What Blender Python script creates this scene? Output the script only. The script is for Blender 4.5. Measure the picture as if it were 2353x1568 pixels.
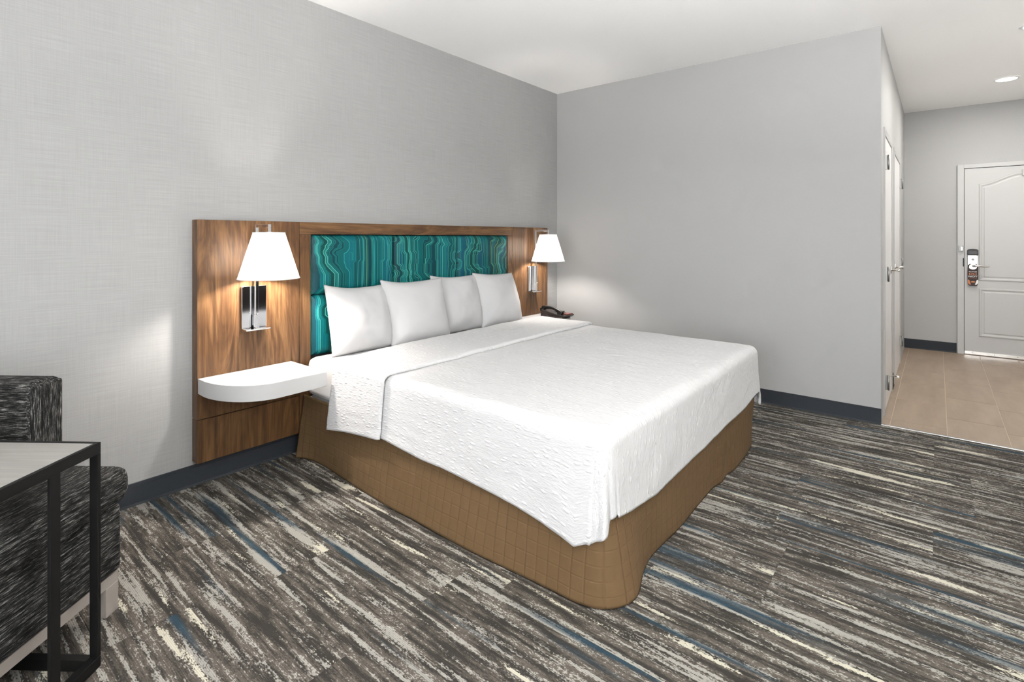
import bpy, bmesh, math, random
import numpy as np
from mathutils import Vector, Matrix, noise

for o in list(bpy.data.objects):
    bpy.data.objects.remove(o)
SC = bpy.context.scene
COL = SC.collection
random.seed(7)

# ------------------------------------------------------------------ camera
CX, CY, CZ, YAW, FPX, HOR = -4.36891, -2.98271, 1.28680, 0.685511, 1194.16, 545.7
cam = bpy.data.cameras.new('camera')
cam.sensor_fit = 'HORIZONTAL'
cam.sensor_width = 36.0
cam.lens = FPX / 2353 * 36.0
cam.shift_y = -(784 - HOR) / 2353
cam.clip_start = 0.02
co = bpy.data.objects.new('camera', cam)
COL.objects.link(co)
co.location = (CX, CY, CZ)
co.rotation_euler = (math.pi / 2, 0, YAW - math.pi / 2)
SC.camera = co

# ------------------------------------------------------------------ light, world, exposure
SC.view_settings.view_transform = 'Standard'
SC.view_settings.look = 'None'
SC.view_settings.gamma = 1.0
SC.view_settings.use_curve_mapping = False
SC.view_settings.exposure = 0.36
SC.cycles.use_denoising = True
SC.cycles.use_adaptive_sampling = True
SC.cycles.adaptive_threshold = 0.12
SC.cycles.adaptive_min_samples = 16
SC.cycles.use_light_tree = False
SC.cycles.max_bounces = 7
SC.cycles.diffuse_bounces = 4
SC.cycles.glossy_bounces = 3
SC.cycles.transmission_bounces = 4
SC.cycles.transparent_max_bounces = 6
SC.cycles.sample_clamp_indirect = 10.0

world = bpy.data.worlds.new('daylight')
SC.world = world
world.use_nodes = True
world.node_tree.nodes['Background'].inputs[0].default_value = (0.97, 0.985, 1.0, 1)
world.node_tree.nodes['Background'].inputs[1].default_value = 1.0

XW, YS, HC, DX = -6.50, -4.25, 2.74, 3.249      # window wall, tv wall, ceiling, entry wall
YH = -2.685                                       # hall (bathroom side) wall
WIN = (-3.95, -1.55, 0.40, 2.40)                  # added window opening y0 y1 z0 z1


def area_light(name, loc, rot, sx, sy, power, color=(1, 1, 1), shape='RECTANGLE', spread=math.pi):
    l = bpy.data.lights.new(name, 'AREA')
    l.shape = shape
    l.size = sx
    l.size_y = sy
    l.energy = power
    l.color = color
    l.spread = spread
    o = bpy.data.objects.new(name, l)
    COL.objects.link(o)
    o.location = loc
    o.rotation_euler = rot
    return o


# fill light, as daylight through an added unseen window in the left wall (its plane fills the opening, outside the pane)
area_light('window_fill_light', (XW - 0.16, (WIN[0] + WIN[1]) / 2, (WIN[2] + WIN[3]) / 2),
           (0, -math.pi / 2, 0), WIN[3] - WIN[2], WIN[1] - WIN[0], 128, (0.97, 0.985, 1.0))
LAMP_W = (40.0, 22.0)
FILL_UP_W = 140.0  # up-light of the added fill lamp
FILL_GLOBE_W = 58.0  # globe of the same unseen fill lamp
DOWN_W = 16.5


# ------------------------------------------------------------------ helpers
OFF = {}


def setp(o, label=None, cat=None, group=None, kind=None):
    if label: o['label'] = label
    if cat: o['category'] = cat
    if group: o['group'] = group
    if kind: o['kind'] = kind
    return o


def thing(name, label, cat, loc=(0, 0, 0), rz=0.0, group=None, local=False):
    o = bpy.data.objects.new(name, None)
    COL.objects.link(o)
    o.empty_display_size = 0.05
    o.location = loc
    o.rotation_euler = (0, 0, rz)
    OFF[o.name] = Vector((0, 0, 0)) if local else Vector(loc)
    return setp(o, label, cat, group)


def link_mesh(name, me, mat, parent=None, smooth=False):
    """coordinates of me are in the frame of the root thing (world for static things)"""
    n = len(me.vertices)
    co_ = np.empty(n * 3)
    me.vertices.foreach_get('co', co_)
    c3 = co_.reshape(-1, 3)
    ctr = (c3.min(0) + c3.max(0)) / 2
    ctr[2] = c3[:, 2].min()
    me.vertices.foreach_set('co', (c3 - ctr).ravel())
    ctr = Vector(ctr)
    o = bpy.data.objects.new(name, me)
    COL.objects.link(o)
    if mat is not None:
        me.materials.append(mat)
    if smooth:
        me.polygons.foreach_set('use_smooth', [True] * len(me.polygons))
    po = Vector((0, 0, 0))
    if parent is not None:
        o.parent = parent
        po = OFF[parent.name]
    o.location = ctr - po
    OFF[o.name] = ctr
    me.update()
    return o


def from_bm(name, bm, mat, parent=None, smooth=False, bevel=0.0, seg=2):
    if bevel:
        bmesh.ops.bevel(bm, geom=list(bm.edges), offset=bevel, segments=seg, profile=0.5, affect='EDGES', clamp_overlap=True)
    bmesh.ops.recalc_face_normals(bm, faces=bm.faces)
    me = bpy.data.meshes.new(name)
    bm.to_mesh(me)
    bm.free()
    return link_mesh(name, me, mat, parent, smooth)


def add_box(bm, x0, x1, y0, y1, z0, z1):
    vs = [bm.verts.new((x, y, z)) for x in (x0, x1) for y in (y0, y1) for z in (z0, z1)]
    for f in ((0, 1, 3, 2), (4, 6, 7, 5), (0, 4, 5, 1), (2, 3, 7, 6), (0, 2, 6, 4), (1, 5, 7, 3)):
        bm.faces.new([vs[i] for i in f])


def box(name, b, mat, parent=None, bevel=0.0, seg=2, smooth=False):
    bm = bmesh.new()
    add_box(bm, *b)
    return from_bm(name, bm, mat, parent, smooth, bevel, seg)


def boxes(name, bs, mat, parent=None):
    bm = bmesh.new()
    for b in bs:
        add_box(bm, *b)
    return from_bm(name, bm, mat, parent)


def add_cyl(bm, p0, p1, r0, r1=None, n=24, caps=True):
    r1 = r0 if r1 is None else r1
    p0, p1 = Vector(p0), Vector(p1)
    d = (p1 - p0).normalized()
    a = d.orthogonal().normalized()
    b = d.cross(a)
    A, B = [], []
    for i in range(n):
        t = 2 * math.pi * i / n
        v = a * math.cos(t) + b * math.sin(t)
        A.append(bm.verts.new(p0 + v * r0))
        B.append(bm.verts.new(p1 + v * r1))
    for i in range(n):
        j = (i + 1) % n
        bm.faces.new((A[i], A[j], B[j], B[i]))
    if caps:
        bm.faces.new(A[::-1])
        bm.faces.new(B)


def cyl(name, p0, p1, r0, mat, parent=None, r1=None, n=24, caps=True, smooth=True):
    bm = bmesh.new()
    add_cyl(bm, p0, p1, r0, r1, n, caps)
    o = from_bm(name, bm, mat, parent, False)
    if smooth:
        for p in o.data.polygons:
            p.use_smooth = len(p.vertices) == 4
    return o


def tube(name, pts, r, mat, parent=None, n=8, closed=False):
    """sweep a circle of radius r along pts"""
    pts = [Vector(p) for p in pts]
    bm = bmesh.new()
    rings = []
    m = len(pts)
    up = Vector((0, 0, 1))
    for i, p in enumerate(pts):
        if closed:
            d = pts[(i + 1) % m] - pts[(i - 1) % m]
        else:
            d = pts[min(i + 1, m - 1)] - pts[max(i - 1, 0)]
        d.normalize()
        a = d.cross(up)
        if a.length < 1e-3:
            a = d.orthogonal()
        a.normalize()
        b = d.cross(a)
        rr = r[i] if isinstance(r, (list, tuple)) else r
        rings.append([bm.verts.new(p + (a * math.cos(2 * math.pi * k / n) + b * math.sin(2 * math.pi * k / n)) * rr) for k in range(n)])
    for i in range(m if closed else m - 1):
        A, B = rings[i], rings[(i + 1) % m]
        for k in range(n):
            bm.faces.new((A[k], A[(k + 1) % n], B[(k + 1) % n], B[k]))
    if not closed:
        bm.faces.new(rings[0][::-1])
        bm.faces.new(rings[-1])
    return from_bm(name, bm, mat, parent, True)


def prism(name, poly, z0, z1, mat, parent=None, bevel=0.0, seg=2):
    """poly: list of (x,y), extruded in z"""
    bm = bmesh.new()
    a = [bm.verts.new((x, y, z0)) for x, y in poly]
    b = [bm.verts.new((x, y, z1)) for x, y in poly]
    n = len(poly)
    bm.faces.new(a[::-1])
    bm.faces.new(b)
    for i in range(n):
        bm.faces.new((a[i], a[(i + 1) % n], b[(i + 1) % n], b[i]))
    return from_bm(name, bm, mat, parent, False, bevel, seg)


def grid_mesh(name, P, uv=None):
    """P: (n,m,3) array -> mesh with quads; uv: (n,m,2)"""
    n, m, _ = P.shape
    me = bpy.data.meshes.new(name)
    idx = np.arange(n * m).reshape(n, m)
    q = np.stack([idx[:-1, :-1], idx[1:, :-1], idx[1:, 1:], idx[:-1, 1:]], -1).reshape(-1, 4)
    me.from_pydata(P.reshape(-1, 3).tolist(), [], q.tolist())
    if uv is not None:
        l = me.uv_layers.new(name='fabric')
        l.data.foreach_set('uv', uv.reshape(-1, 2)[q.ravel()].ravel().astype(np.float32))
    me.update()
    return me


# ------------------------------------------------------------------ materials
def srgb(r, g, b):
    f = lambda c: (c / 255 / 12.92) if c / 255 <= 0.04045 else ((c / 255 + 0.055) / 1.055) ** 2.4
    return (f(r), f(g), f(b), 1)


class NT:
    def __init__(self, name):
        self.m = bpy.data.materials.new(name)
        self.m.use_nodes = True
        self.t = self.m.node_tree
        self.b = self.t.nodes['Principled BSDF']
        self.out = self.t.nodes['Material Output']

    def n(self, typ, **kw):
        nd = self.t.nodes.new(typ)
        for k, v in kw.items():
            if k.startswith('i_'):
                nd.inputs[int(k[2:])].default_value = v
            else:
                setattr(nd, k, v)
        return nd

    def l(self, a, b):
        self.t.links.new(a, b)

    def set(self, **kw):
        for k, v in kw.items():
            self.b.inputs[k.replace('_', ' ')].default_value = v

    def val(self, x):
        if isinstance(x, (int, float)):
            return None
        return x

    def math(self, op, a, b=None, c=None, clamp=False):
        nd = self.n('ShaderNodeMath', operation=op, use_clamp=clamp)
        for i, x in enumerate((a, b, c)):
            if x is None: continue
            if isinstance(x, (int, float)):
                nd.inputs[i].default_value = x
            else:
                self.l(x, nd.inputs[i])
        return nd.outputs[0]

    def coords(self, which='Object'):
        if which == 'Position':
            return self.n('ShaderNodeNewGeometry').outputs['Position']
        return self.n('ShaderNodeTexCoord').outputs[which]

    def scale(self, v, s, add=None):
        nd = self.n('ShaderNodeVectorMath', operation='MULTIPLY')
        self.l(v, nd.inputs[0])
        nd.inputs[1].default_value = s
        o = nd.outputs[0]
        if add is not None:
            n2 = self.n('ShaderNodeVectorMath', operation='ADD')
            self.l(o, n2.inputs[0])
            if isinstance(add, tuple):
                n2.inputs[1].default_value = add
            else:
                self.l(add, n2.inputs[1])
            o = n2.outputs[0]
        return o

    def noise(self, v, scale=1.0, detail=2.0, rough=0.5, dist=0.0):
        nd = self.n('ShaderNodeTexNoise')
        self.l(v, nd.inputs['Vector'])
        nd.inputs['Scale'].default_value = scale
        nd.inputs['Detail'].default_value = detail
        nd.inputs['Roughness'].default_value = rough
        nd.inputs['Distortion'].default_value = dist
        return nd.outputs['Fac']

    def ramp(self, f, stops, interp='LINEAR'):
        nd = self.n('ShaderNodeValToRGB')
        nd.color_ramp.interpolation = interp
        e = nd.color_ramp.elements
        while len(e) < len(stops):
            e.new(0.5)
        for i, (p, c) in enumerate(stops):
            e[i].position = p
            e[i].color = c if len(c) == 4 else (*c, 1)
        self.l(f, nd.inputs[0])
        return nd.outputs[0]

    def mix(self, f, a, b, mode='MIX'):
        nd = self.n('ShaderNodeMix', data_type='RGBA', blend_type=mode)
        for s, x in ((nd.inputs[0], f), (nd.inputs[6], a), (nd.inputs[7], b)):
            if isinstance(x, (int, float, tuple)):
                s.default_value = x
            else:
                self.l(x, s)
        return nd.outputs[2]

    def smooth(self, f, lo, hi):
        nd = self.n('ShaderNodeMapRange', interpolation_type='SMOOTHSTEP')
        self.l(f, nd.inputs[0])
        nd.inputs[1].default_value = lo
        nd.inputs[2].default_value = hi
        return nd.outputs[0]

    def color(self, c):
        if isinstance(c, tuple):
            self.b.inputs['Base Color'].default_value = c
        else:
            self.l(c, self.b.inputs['Base Color'])

    def bump(self, h, strength=0.3, dist=0.01):
        nd = self.n('ShaderNodeBump')
        nd.inputs['Strength'].default_value = strength
        nd.inputs['Distance'].default_value = dist
        self.l(h, nd.inputs['Height'])
        self.l(nd.outputs[0], self.b.inputs['Normal'])


def simple(name, c, rough=0.5, metal=0.0, grain=0.0, spec=0.5):
    k = NT(name)
    k.set(Roughness=rough, Metallic=metal)
    k.b.inputs['Specular IOR Level'].default_value = spec
    if grain:
        f = k.noise(k.coords('Object'), 40, 3)
        d = tuple(x * (1 - grain) for x in c[:3]) + (1,)
        k.color(k.mix(f, d, c))
    else:
        k.color(c)
    return k.m


M = {}

k = NT('linen_wallpaper')
p = k.coords('Position')
h = k.noise(k.scale(p, (5, 5, 210)), 1, 3, 0.6)
v = k.noise(k.scale(p, (230, 230, 5)), 1, 3, 0.6)
f = k.math('ADD', k.math('MULTIPLY', h, 0.6), k.math('MULTIPLY', v, 0.4))
k.color(k.ramp(f, [(0.34, (0.300, 0.300, 0.297)), (0.64, (0.350, 0.350, 0.347))]))
k.set(Roughness=0.8)
k.bump(f, 0.12, 0.002)
M['linen'] = k.m

k = NT('painted_wall')
f = k.noise(k.coords('Position'), 160, 2)
k.color(k.mix(f, (0.372, 0.372, 0.369, 1), (0.39, 0.39, 0.387, 1)))
k.set(Roughness=0.7)
k.bump(f, 0.12, 0.003)
M['paint'] = k.m

k = NT('hall_paint')
f = k.noise(k.coords('Position'), 160, 2)
k.color(k.mix(f, (0.395, 0.395, 0.392, 1), (0.42, 0.42, 0.417, 1)))
k.set(Roughness=0.65)
k.bump(f, 0.1, 0.003)
M['hallpaint'] = k.m

k = NT('front_wall_paint')
f = k.noise(k.coords('Position'), 160, 2)
k.color(k.mix(f, (0.68, 0.68, 0.67, 1), (0.72, 0.72, 0.71, 1)))
k.set(Roughness=0.7)
M['frontpaint'] = k.m

k = NT('ceiling_paint')
f = k.noise(k.coords('Position'), 90, 3)
k.color(k.mix(f, (0.91, 0.91, 0.907, 1), (0.94, 0.94, 0.937, 1)))
k.set(Roughness=0.9)
k.bump(f, 0.08, 0.004)
M['ceiling'] = k.m

# carpet: ragged streaks that run along the planks (y), each plank with its own offset
k = NT('carpet_plank')
pos = k.coords('Position')
rnd = k.n('ShaderNodeObjectInfo').outputs['Random']
cmb = k.n('ShaderNodeCombineXYZ')
k.l(k.math('MULTIPLY', rnd, 37.0), cmb.inputs[0])
k.l(k.math('MULTIPLY', rnd, 91.0), cmb.inputs[1])
off = cmb.outputs[0]
ragged = k.noise(k.scale(pos, (230, 95, 1)), 1, 3, 0.7)
rag2 = k.noise(k.scale(pos, (75, 26, 1)), 1, 3, 0.65)
rg = k.math('ADD', k.math('MULTIPLY', k.math('SUBTRACT', ragged, 0.5), 0.42),
            k.math('MULTIPLY', k.math('SUBTRACT', rag2, 0.5), 0.28))
s1 = k.noise(k.scale(pos, (32, 1.7, 1), off), 1, 3, 0.6)
s2 = k.noise(k.scale(pos, (15, 1.5, 1), k.scale(off, (1, 1, 1), (9.1, 3.3, 0))), 1, 2, 0.5)
s3 = k.noise(k.scale(pos, (17, 0.8, 1), k.scale(off, (1, 1, 1), (5.7, 21.0, 0))), 1, 1, 0.5)
s4 = k.noise(k.scale(pos, (40, 3.2, 1), off), 1, 3, 0.6)
base = k.mix(k.smooth(k.math('ADD', s4, k.math('MULTIPLY', rg, 0.8)), 0.40, 0.60),
             srgb(58, 55, 51), srgb(99, 93, 86))
silver = k.smooth(k.math('ADD', s1, rg), 0.535, 0.61)
colr = k.mix(k.math('MULTIPLY', silver, 0.9), base, srgb(168, 165, 158))
speck = k.smooth(k.math('ADD', s4, k.math('MULTIPLY', rg, 2.2)), 0.66, 0.72)
colr = k.mix(k.math('MULTIPLY', speck, 0.8), colr, srgb(176, 173, 164))
cream = k.smooth(k.math('ADD', s2, k.math('MULTIPLY', rg, 0.5)), 0.645, 0.67)
colr = k.mix(cream, colr, srgb(204, 199, 182))
blue = k.smooth(k.math('ADD', s3, k.math('MULTIPLY', rg, 0.22)), 0.585, 0.74)
colr = k.mix(k.math('MULTIPLY', blue, 0.9), colr, srgb(45, 69, 83))
rib = k.n('ShaderNodeTexWave', wave_type='BANDS', bands_direction='X')
k.l(pos, rib.inputs['Vector'])
rib.inputs['Scale'].default_value = 62.0
rib.inputs['Distortion'].default_value = 1.2
rib.inputs['Detail Scale'].default_value = 60.0
colr = k.mix(k.math('MULTIPLY', rib.outputs['Fac'], 0.22), colr, (0.02, 0.02, 0.02, 1))
k.color(colr)
k.set(Roughness=0.95)
k.b.inputs['Specular IOR Level'].default_value = 0.1
k.bump(k.math('ADD', k.math('MULTIPLY', ragged, 0.9), k.math('MULTIPLY', rib.outputs['Fac'], -0.5)), 0.5, 0.006)
M['carpet'] = k.m

k = NT('floor_tile')
pos = k.coords('Position')
rnd = k.n('ShaderNodeObjectInfo').outputs['Random']
cmb = k.n('ShaderNodeCombineXYZ')
k.l(k.math('MULTIPLY', rnd, 50.0), cmb.inputs[0])
f = k.noise(k.scale(pos, (2.2, 9, 1), cmb.outputs[0]), 1, 4, 0.6)
g = k.noise(pos, 150, 2)
c = k.ramp(f, [(0.3, srgb(132, 114, 97)), (0.7, srgb(154, 137, 119))])
c = k.mix(0.18, c, k.mix(g, srgb(140, 120, 100), srgb(190, 172, 152)))
k.color(c)
k.set(Roughness=0.38)
M['tile'] = k.m
M['grout'] = simple('grout', srgb(205, 190, 172), 0.9)

k = NT('cove_base')
f = k.noise(k.coords('Position'), 120, 2)
k.color(k.mix(f, (0.021, 0.025, 0.031, 1), (0.026, 0.031, 0.039, 1)))
k.set(Roughness=0.6)
k.b.inputs['Specular IOR Level'].default_value = 0.3
M['base'] = k.m


def wood(name, axis):
    k = NT(name)
    p = k.coords('Position')
    s = {'z': (9, 9, 1.3), 'x': (1.3, 9, 11)}[axis]
    s2 = {'z': (110, 110, 3.5), 'x': (3.5, 110, 110)}[axis]
    w = k.noise(k.scale(p, s), 1, 4, 0.55, 0.9)
    rings = k.math('FRACT', k.math('MULTIPLY', w, 5.0))
    rings = k.math('ABSOLUTE', k.math('SUBTRACT', k.math('MULTIPLY', rings, 2.0), 1.0))
    fine = k.noise(k.scale(p, s2), 1, 3, 0.65)
    a = k.math('ADD', k.math('MULTIPLY', rings, 0.24), k.math('MULTIPLY', fine, 0.6))
    a = k.math('ADD', a, k.math('MULTIPLY', w, 0.3))
    k.color(k.ramp(a, [(0.28, srgb(47, 31, 19)), (0.55, srgb(84, 59, 37)), (0.85, srgb(120, 90, 59))]))
    k.set(Roughness=0.32)
    k.b.inputs['Specular IOR Level'].default_value = 0.35
    k.bump(fine, 0.06, 0.001)
    return k.m


M['wood_v'] = wood('walnut_vertical', 'z')
M['wood_h'] = wood('walnut_horizontal', 'x')

k = NT('teal_print')
a = k.n('ShaderNodeVertexColor', layer_name='print')
k.color(a.outputs[0])
k.set(Roughness=0.5)
k.b.inputs['Specular IOR Level'].default_value = 0.22
f = k.noise(k.coords('Object'), 700, 2)
k.bump(f, 0.08, 0.001)
M['teal'] = k.m

k = NT('white_solid_surface')
k.color((0.46, 0.46, 0.46, 1))
k.set(Roughness=0.35)
M['white_shelf'] = k.m


def cotton(name, c, scale=25, st=0.25):
    k = NT(name)
    f = k.noise(k.coords('Object'), scale, 3, 0.5)
    g = k.noise(k.coords('Object'), 900, 1)
    k.color(c)
    k.set(Roughness=0.85)
    k.b.inputs['Specular IOR Level'].default_value = 0.2
    k.bump(k.math('ADD', f, k.math('MULTIPLY', g, 0.05)), st, 0.01)
    return k.m


M['sheet'] = cotton('white_sheet', (0.60, 0.60, 0.605, 1), 8, 0.1)
M['pillow'] = cotton('white_pillowcase', (0.47, 0.47, 0.475, 1), 9, 0.14)

k = NT('seersucker')
uv = k.coords('UV')
jit = k.n('ShaderNodeTexNoise')
k.l(k.scale(uv, (30, 30, 1)), jit.inputs['Vector'])
jit.inputs['Scale'].default_value = 1
vj = k.n('ShaderNodeVectorMath', operation='MULTIPLY_ADD')
k.l(jit.outputs['Color'], vj.inputs[0])
vj.inputs[1].default_value = (0.012, 0.012, 0)
k.l(uv, vj.inputs[2])
vor = k.n('ShaderNodeTexVoronoi')
k.l(k.scale(vj.outputs[0], (54, 21, 0)), vor.inputs['Vector'])
vor.inputs['Scale'].default_value = 1
vor.inputs['Randomness'].default_value = 0.55
dash = k.smooth(k.math('SUBTRACT', 1.0, vor.outputs['Distance']), 0.62, 0.9)
cr = k.noise(k.scale(uv, (150, 34, 0)), 1, 3, 0.6)
lump = k.noise(k.scale(uv, (24, 10, 0)), 1, 2, 0.5)
hgt = k.math('ADD', k.math('ADD', k.math('MULTIPLY', dash, 0.75), k.math('MULTIPLY', cr, 0.9)), k.math('MULTIPLY', lump, 0.9))
k.color(k.mix(dash, (0.585, 0.585, 0.59, 1), (0.675, 0.675, 0.68, 1)))
k.set(Roughness=0.75)
k.b.inputs['Specular IOR Level'].default_value = 0.3
k.bump(hgt, 0.5, 0.007)
M['cover'] = k.m

k = NT('quilted_skirt')
uv = k.coords('UV')
sx = k.n('ShaderNodeSeparateXYZ')
jit = k.n('ShaderNodeTexNoise')
k.l(k.scale(uv, (4, 4, 1)), jit.inputs['Vector'])
jit.inputs['Scale'].default_value = 1
vj = k.n('ShaderNodeVectorMath', operation='MULTIPLY_ADD')
k.l(jit.outputs['Color'], vj.inputs[0])
vj.inputs[1].default_value = (0.012, 0.02, 0)
k.l(uv, vj.inputs[2])
k.l(vj.outputs[0], sx.inputs[0])


def qline(o, pitch, w):
    fr = k.math('FRACT', k.math('DIVIDE', o, pitch))
    d = k.math('ABSOLUTE', k.math('SUBTRACT', fr, 0.5))
    return k.smooth(d, 0.5 - w, 0.5)


lx = qline(sx.outputs[0], 0.05, 0.10)
ly = qline(sx.outputs[1], 0.05, 0.09)
wv = k.noise(k.scale(uv, (500, 500, 1)), 1, 1)
wr = k.noise(k.scale(uv, (30, 14, 1)), 1, 3)
hq = k.math('SUBTRACT', k.math('MULTIPLY', wr, 0.8), k.math('ADD', k.math('MULTIPLY', lx, 0.9), k.math('MULTIPLY', ly, 0.25)))
cc = k.mix(k.math('MULTIPLY', k.math('ADD', wv, wr), 0.5), srgb(90, 71, 48), srgb(106, 84, 58))
cc = k.mix(k.math('MULTIPLY', lx, 0.25), cc, srgb(74, 57, 37))
k.color(cc)
k.set(Roughness=0.8)
k.b.inputs['Specular IOR Level'].default_value = 0.2
k.bump(hq, 0.4, 0.006)
M['skirt'] = k.m

M['chrome'] = simple('chrome', (0.80, 0.80, 0.81, 1), 0.07, 1.0)
M['steel'] = simple('satin_steel', (0.30, 0.297, 0.29, 1), 0.45, 1.0)
M['lever'] = simple('polished_steel', (0.75, 0.74, 0.72, 1), 0.18, 1.0)

k = NT('lampshade_fabric')
k.t.nodes.remove(k.b)
df = k.n('ShaderNodeBsdfDiffuse')
df.inputs[0].default_value = (0.82, 0.81, 0.80, 1)
tr = k.n('ShaderNodeBsdfTranslucent')
tr.inputs[0].default_value = (0.235, 0.225, 0.215, 1)
mx = k.n('ShaderNodeMixShader')
mx.inputs[0].default_value = 0.55
k.l(df.outputs[0], mx.inputs[1])
k.l(tr.outputs[0], mx.inputs[2])
k.l(mx.outputs[0], k.out.inputs[0])
M['shade'] = k.m
M['shade_trim'] = simple('shade_trim', (0.80, 0.79, 0.78, 1), 0.8)


def glow(name, c, s):
    k = NT(name)
    k.color((0.9, 0.9, 0.9, 1))
    k.b.inputs['Emission Color'].default_value = c
    k.b.inputs['Emission Strength'].default_value = s
    return k.m


k = NT('clear_bulb_glow')
k.t.nodes.remove(k.b)
ta = k.n('ShaderNodeBsdfTransparent')
em = k.n('ShaderNodeEmission')
em.inputs[0].default_value = (1, 0.93, 0.84, 1)
em.inputs[1].default_value = 12.0
mx = k.n('ShaderNodeMixShader')
mx.inputs[0].default_value = 0.15
k.l(ta.outputs[0], mx.inputs[1])
k.l(em.outputs[0], mx.inputs[2])
k.l(mx.outputs[0], k.out.inputs[0])
M['bulb'] = k.m
M['downlight'] = glow('downlight_glow', (1, 0.98, 0.95, 1), 8.0)
M['white_metal'] = simple('white_enamel', (0.82, 0.82, 0.81, 1), 0.4)
M['door_white'] = simple('white_door_paint', (0.485, 0.485, 0.482, 1), 0.42)
M['frame_white'] = simple('door_frame_paint', (0.47, 0.47, 0.467, 1), 0.4)
M['hall_door'] = simple('bath_door_paint', (0.72, 0.72, 0.71, 1), 0.35)
M['hall_frame'] = simple('bath_frame_paint', (0.44, 0.44, 0.435, 1), 0.35)
M['black_plastic'] = simple('black_plastic', (0.010, 0.009, 0.009, 1), 0.3, 0.0, 0.0, 0.25)
M['phone_brown'] = simple('dark_brown_plastic', (0.030, 0.022, 0.019, 1), 0.28)
M['phone_red'] = simple('russet_faceplate', (0.13, 0.022, 0.014, 1), 0.3)
M['black_metal'] = simple('black_powder_coat', (0.006, 0.006, 0.006, 1), 0.5, 0.0, 0.3, 0.25)
M['grey_leg'] = simple('taupe_painted_wood', srgb(150, 143, 137), 0.5)
M['hanger'] = simple('door_hanger_card', srgb(44, 24, 20), 0.5)
M['copper_ink'] = simple('copper_ink', srgb(190, 118, 76), 0.5)
M['white_ink'] = simple('white_ink', (0.75, 0.74, 0.72, 1), 0.5)
M['dark_ink'] = simple('dark_copper_ink', srgb(110, 62, 42), 0.5)
M['dark_gap'] = simple('gap_black', (0.01, 0.01, 0.01, 1), 0.6)

k = NT('grey_laminate')
p = k.coords('Object')
f = k.noise(k.scale(p, (3, 55, 1)), 1, 4, 0.6)
k.color(k.ramp(f, [(0.3, srgb(136, 133, 128)), (0.7, srgb(158, 155, 151))]))
k.set(Roughness=0.4)
M['laminate'] = k.m


def tweed(name, axis):
    k = NT(name)
    p = k.coords('Object')
    lo, hi = 32.0, 600.0
    s = tuple(lo if a == axis else hi for a in 'xyz')
    s2 = tuple(15.0 if a == axis else 200.0 for a in 'xyz')
    s3 = tuple(160.0 if a == axis else 330.0 for a in 'xyz')
    f = k.noise(k.scale(p, s), 1, 3, 0.6)
    g = k.noise(k.scale(p, s2), 1, 2, 0.5)
    w = k.noise(k.scale(p, s3), 1, 1, 0.5)
    a = k.math('ADD', k.math('MULTIPLY', f, 0.60), k.math('ADD', k.math('MULTIPLY', g, 0.32), k.math('MULTIPLY', w, 0.08)))
    k.color(k.ramp(a, [(0.46, (0.006, 0.006, 0.006)), (0.55, (0.045, 0.044, 0.042)), (0.62, (0.24, 0.235, 0.225)), (0.70, (0.50, 0.49, 0.47))]))
    k.set(Roughness=0.9)
    k.b.inputs['Specular IOR Level'].default_value = 0.15
    k.bump(f, 0.3, 0.003)
    return k.m


M['tweed_x'] = tweed('tweed_along_x', 'x')
M['tweed_y'] = tweed('tweed_along_y', 'y')
M['tweed_z'] = tweed('tweed_along_z', 'z')

k = NT('window_glass')
k.t.nodes.remove(k.b)
ta = k.n('ShaderNodeBsdfTransparent')
gl = k.n('ShaderNodeBsdfGlossy')
gl.inputs['Roughness'].default_value = 0.02
mx = k.n('ShaderNodeMixShader')
mx.inputs[0].default_value = 0.06
k.l(ta.outputs[0], mx.inputs[1])
k.l(gl.outputs[0], mx.inputs[2])
k.l(mx.outputs[0], k.out.inputs[0])
M['glass'] = k.m


# ------------------------------------------------------------------ room shell
def struct(o):
    o['kind'] = 'structure'
    return o


T = 0.12
struct(box('wall_back', (XW - T, T, 0, T, -0.02, HC), M['linen']))
struct(box('wall_right', (0, T, YH, 0, -0.02, HC), M['paint']))
struct(box('wall_entry', (DX, DX + T, YS - T, YH + T, -0.02, HC), M['hallpaint']))
struct(box('wall_front', (XW - T, DX, YS - T, YS, -0.02, HC), M['frontpaint']))
struct(box('ceiling', (XW - T, DX + T, YS - T, T, HC, HC + 0.1), M['ceiling']))
y0, y1, z0, z1 = WIN
struct(boxes('wall_left', [(XW - T, XW, YS, y0, -0.02, HC), (XW - T, XW, y1, 0, -0.02, HC),
                           (XW - T, XW, y0, y1, -0.02, z0), (XW - T, XW, y0, y1, z1, HC)], M['paint']))
w = struct(boxes('added_window_1', [(XW - 0.09, XW - 0.03, y0, y0 + 0.05, z0, z1), (XW - 0.09, XW - 0.03, y1 - 0.05, y1, z0, z1),  # window out of view, added to let the fill light in
                              (XW - 0.09, XW - 0.03, y0 + 0.05, y1 - 0.05, z0, z0 + 0.05),
                              (XW - 0.09, XW - 0.03, y0 + 0.05, y1 - 0.05, z1 - 0.05, z1),
                              (XW - 0.085, XW - 0.035, (y0 + y1) / 2 - 0.025, (y0 + y1) / 2 + 0.025, z0 + 0.05, z1 - 0.05)], M['frame_white']))
ym = (y0 + y1) / 2
for a, b in ((y0 + 0.05, ym - 0.025), (ym + 0.025, y1 - 0.05)):
    box('pane', (XW - 0.063, XW - 0.057, a, b, z0 + 0.05, z1 - 0.05), M['glass'], w)

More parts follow.
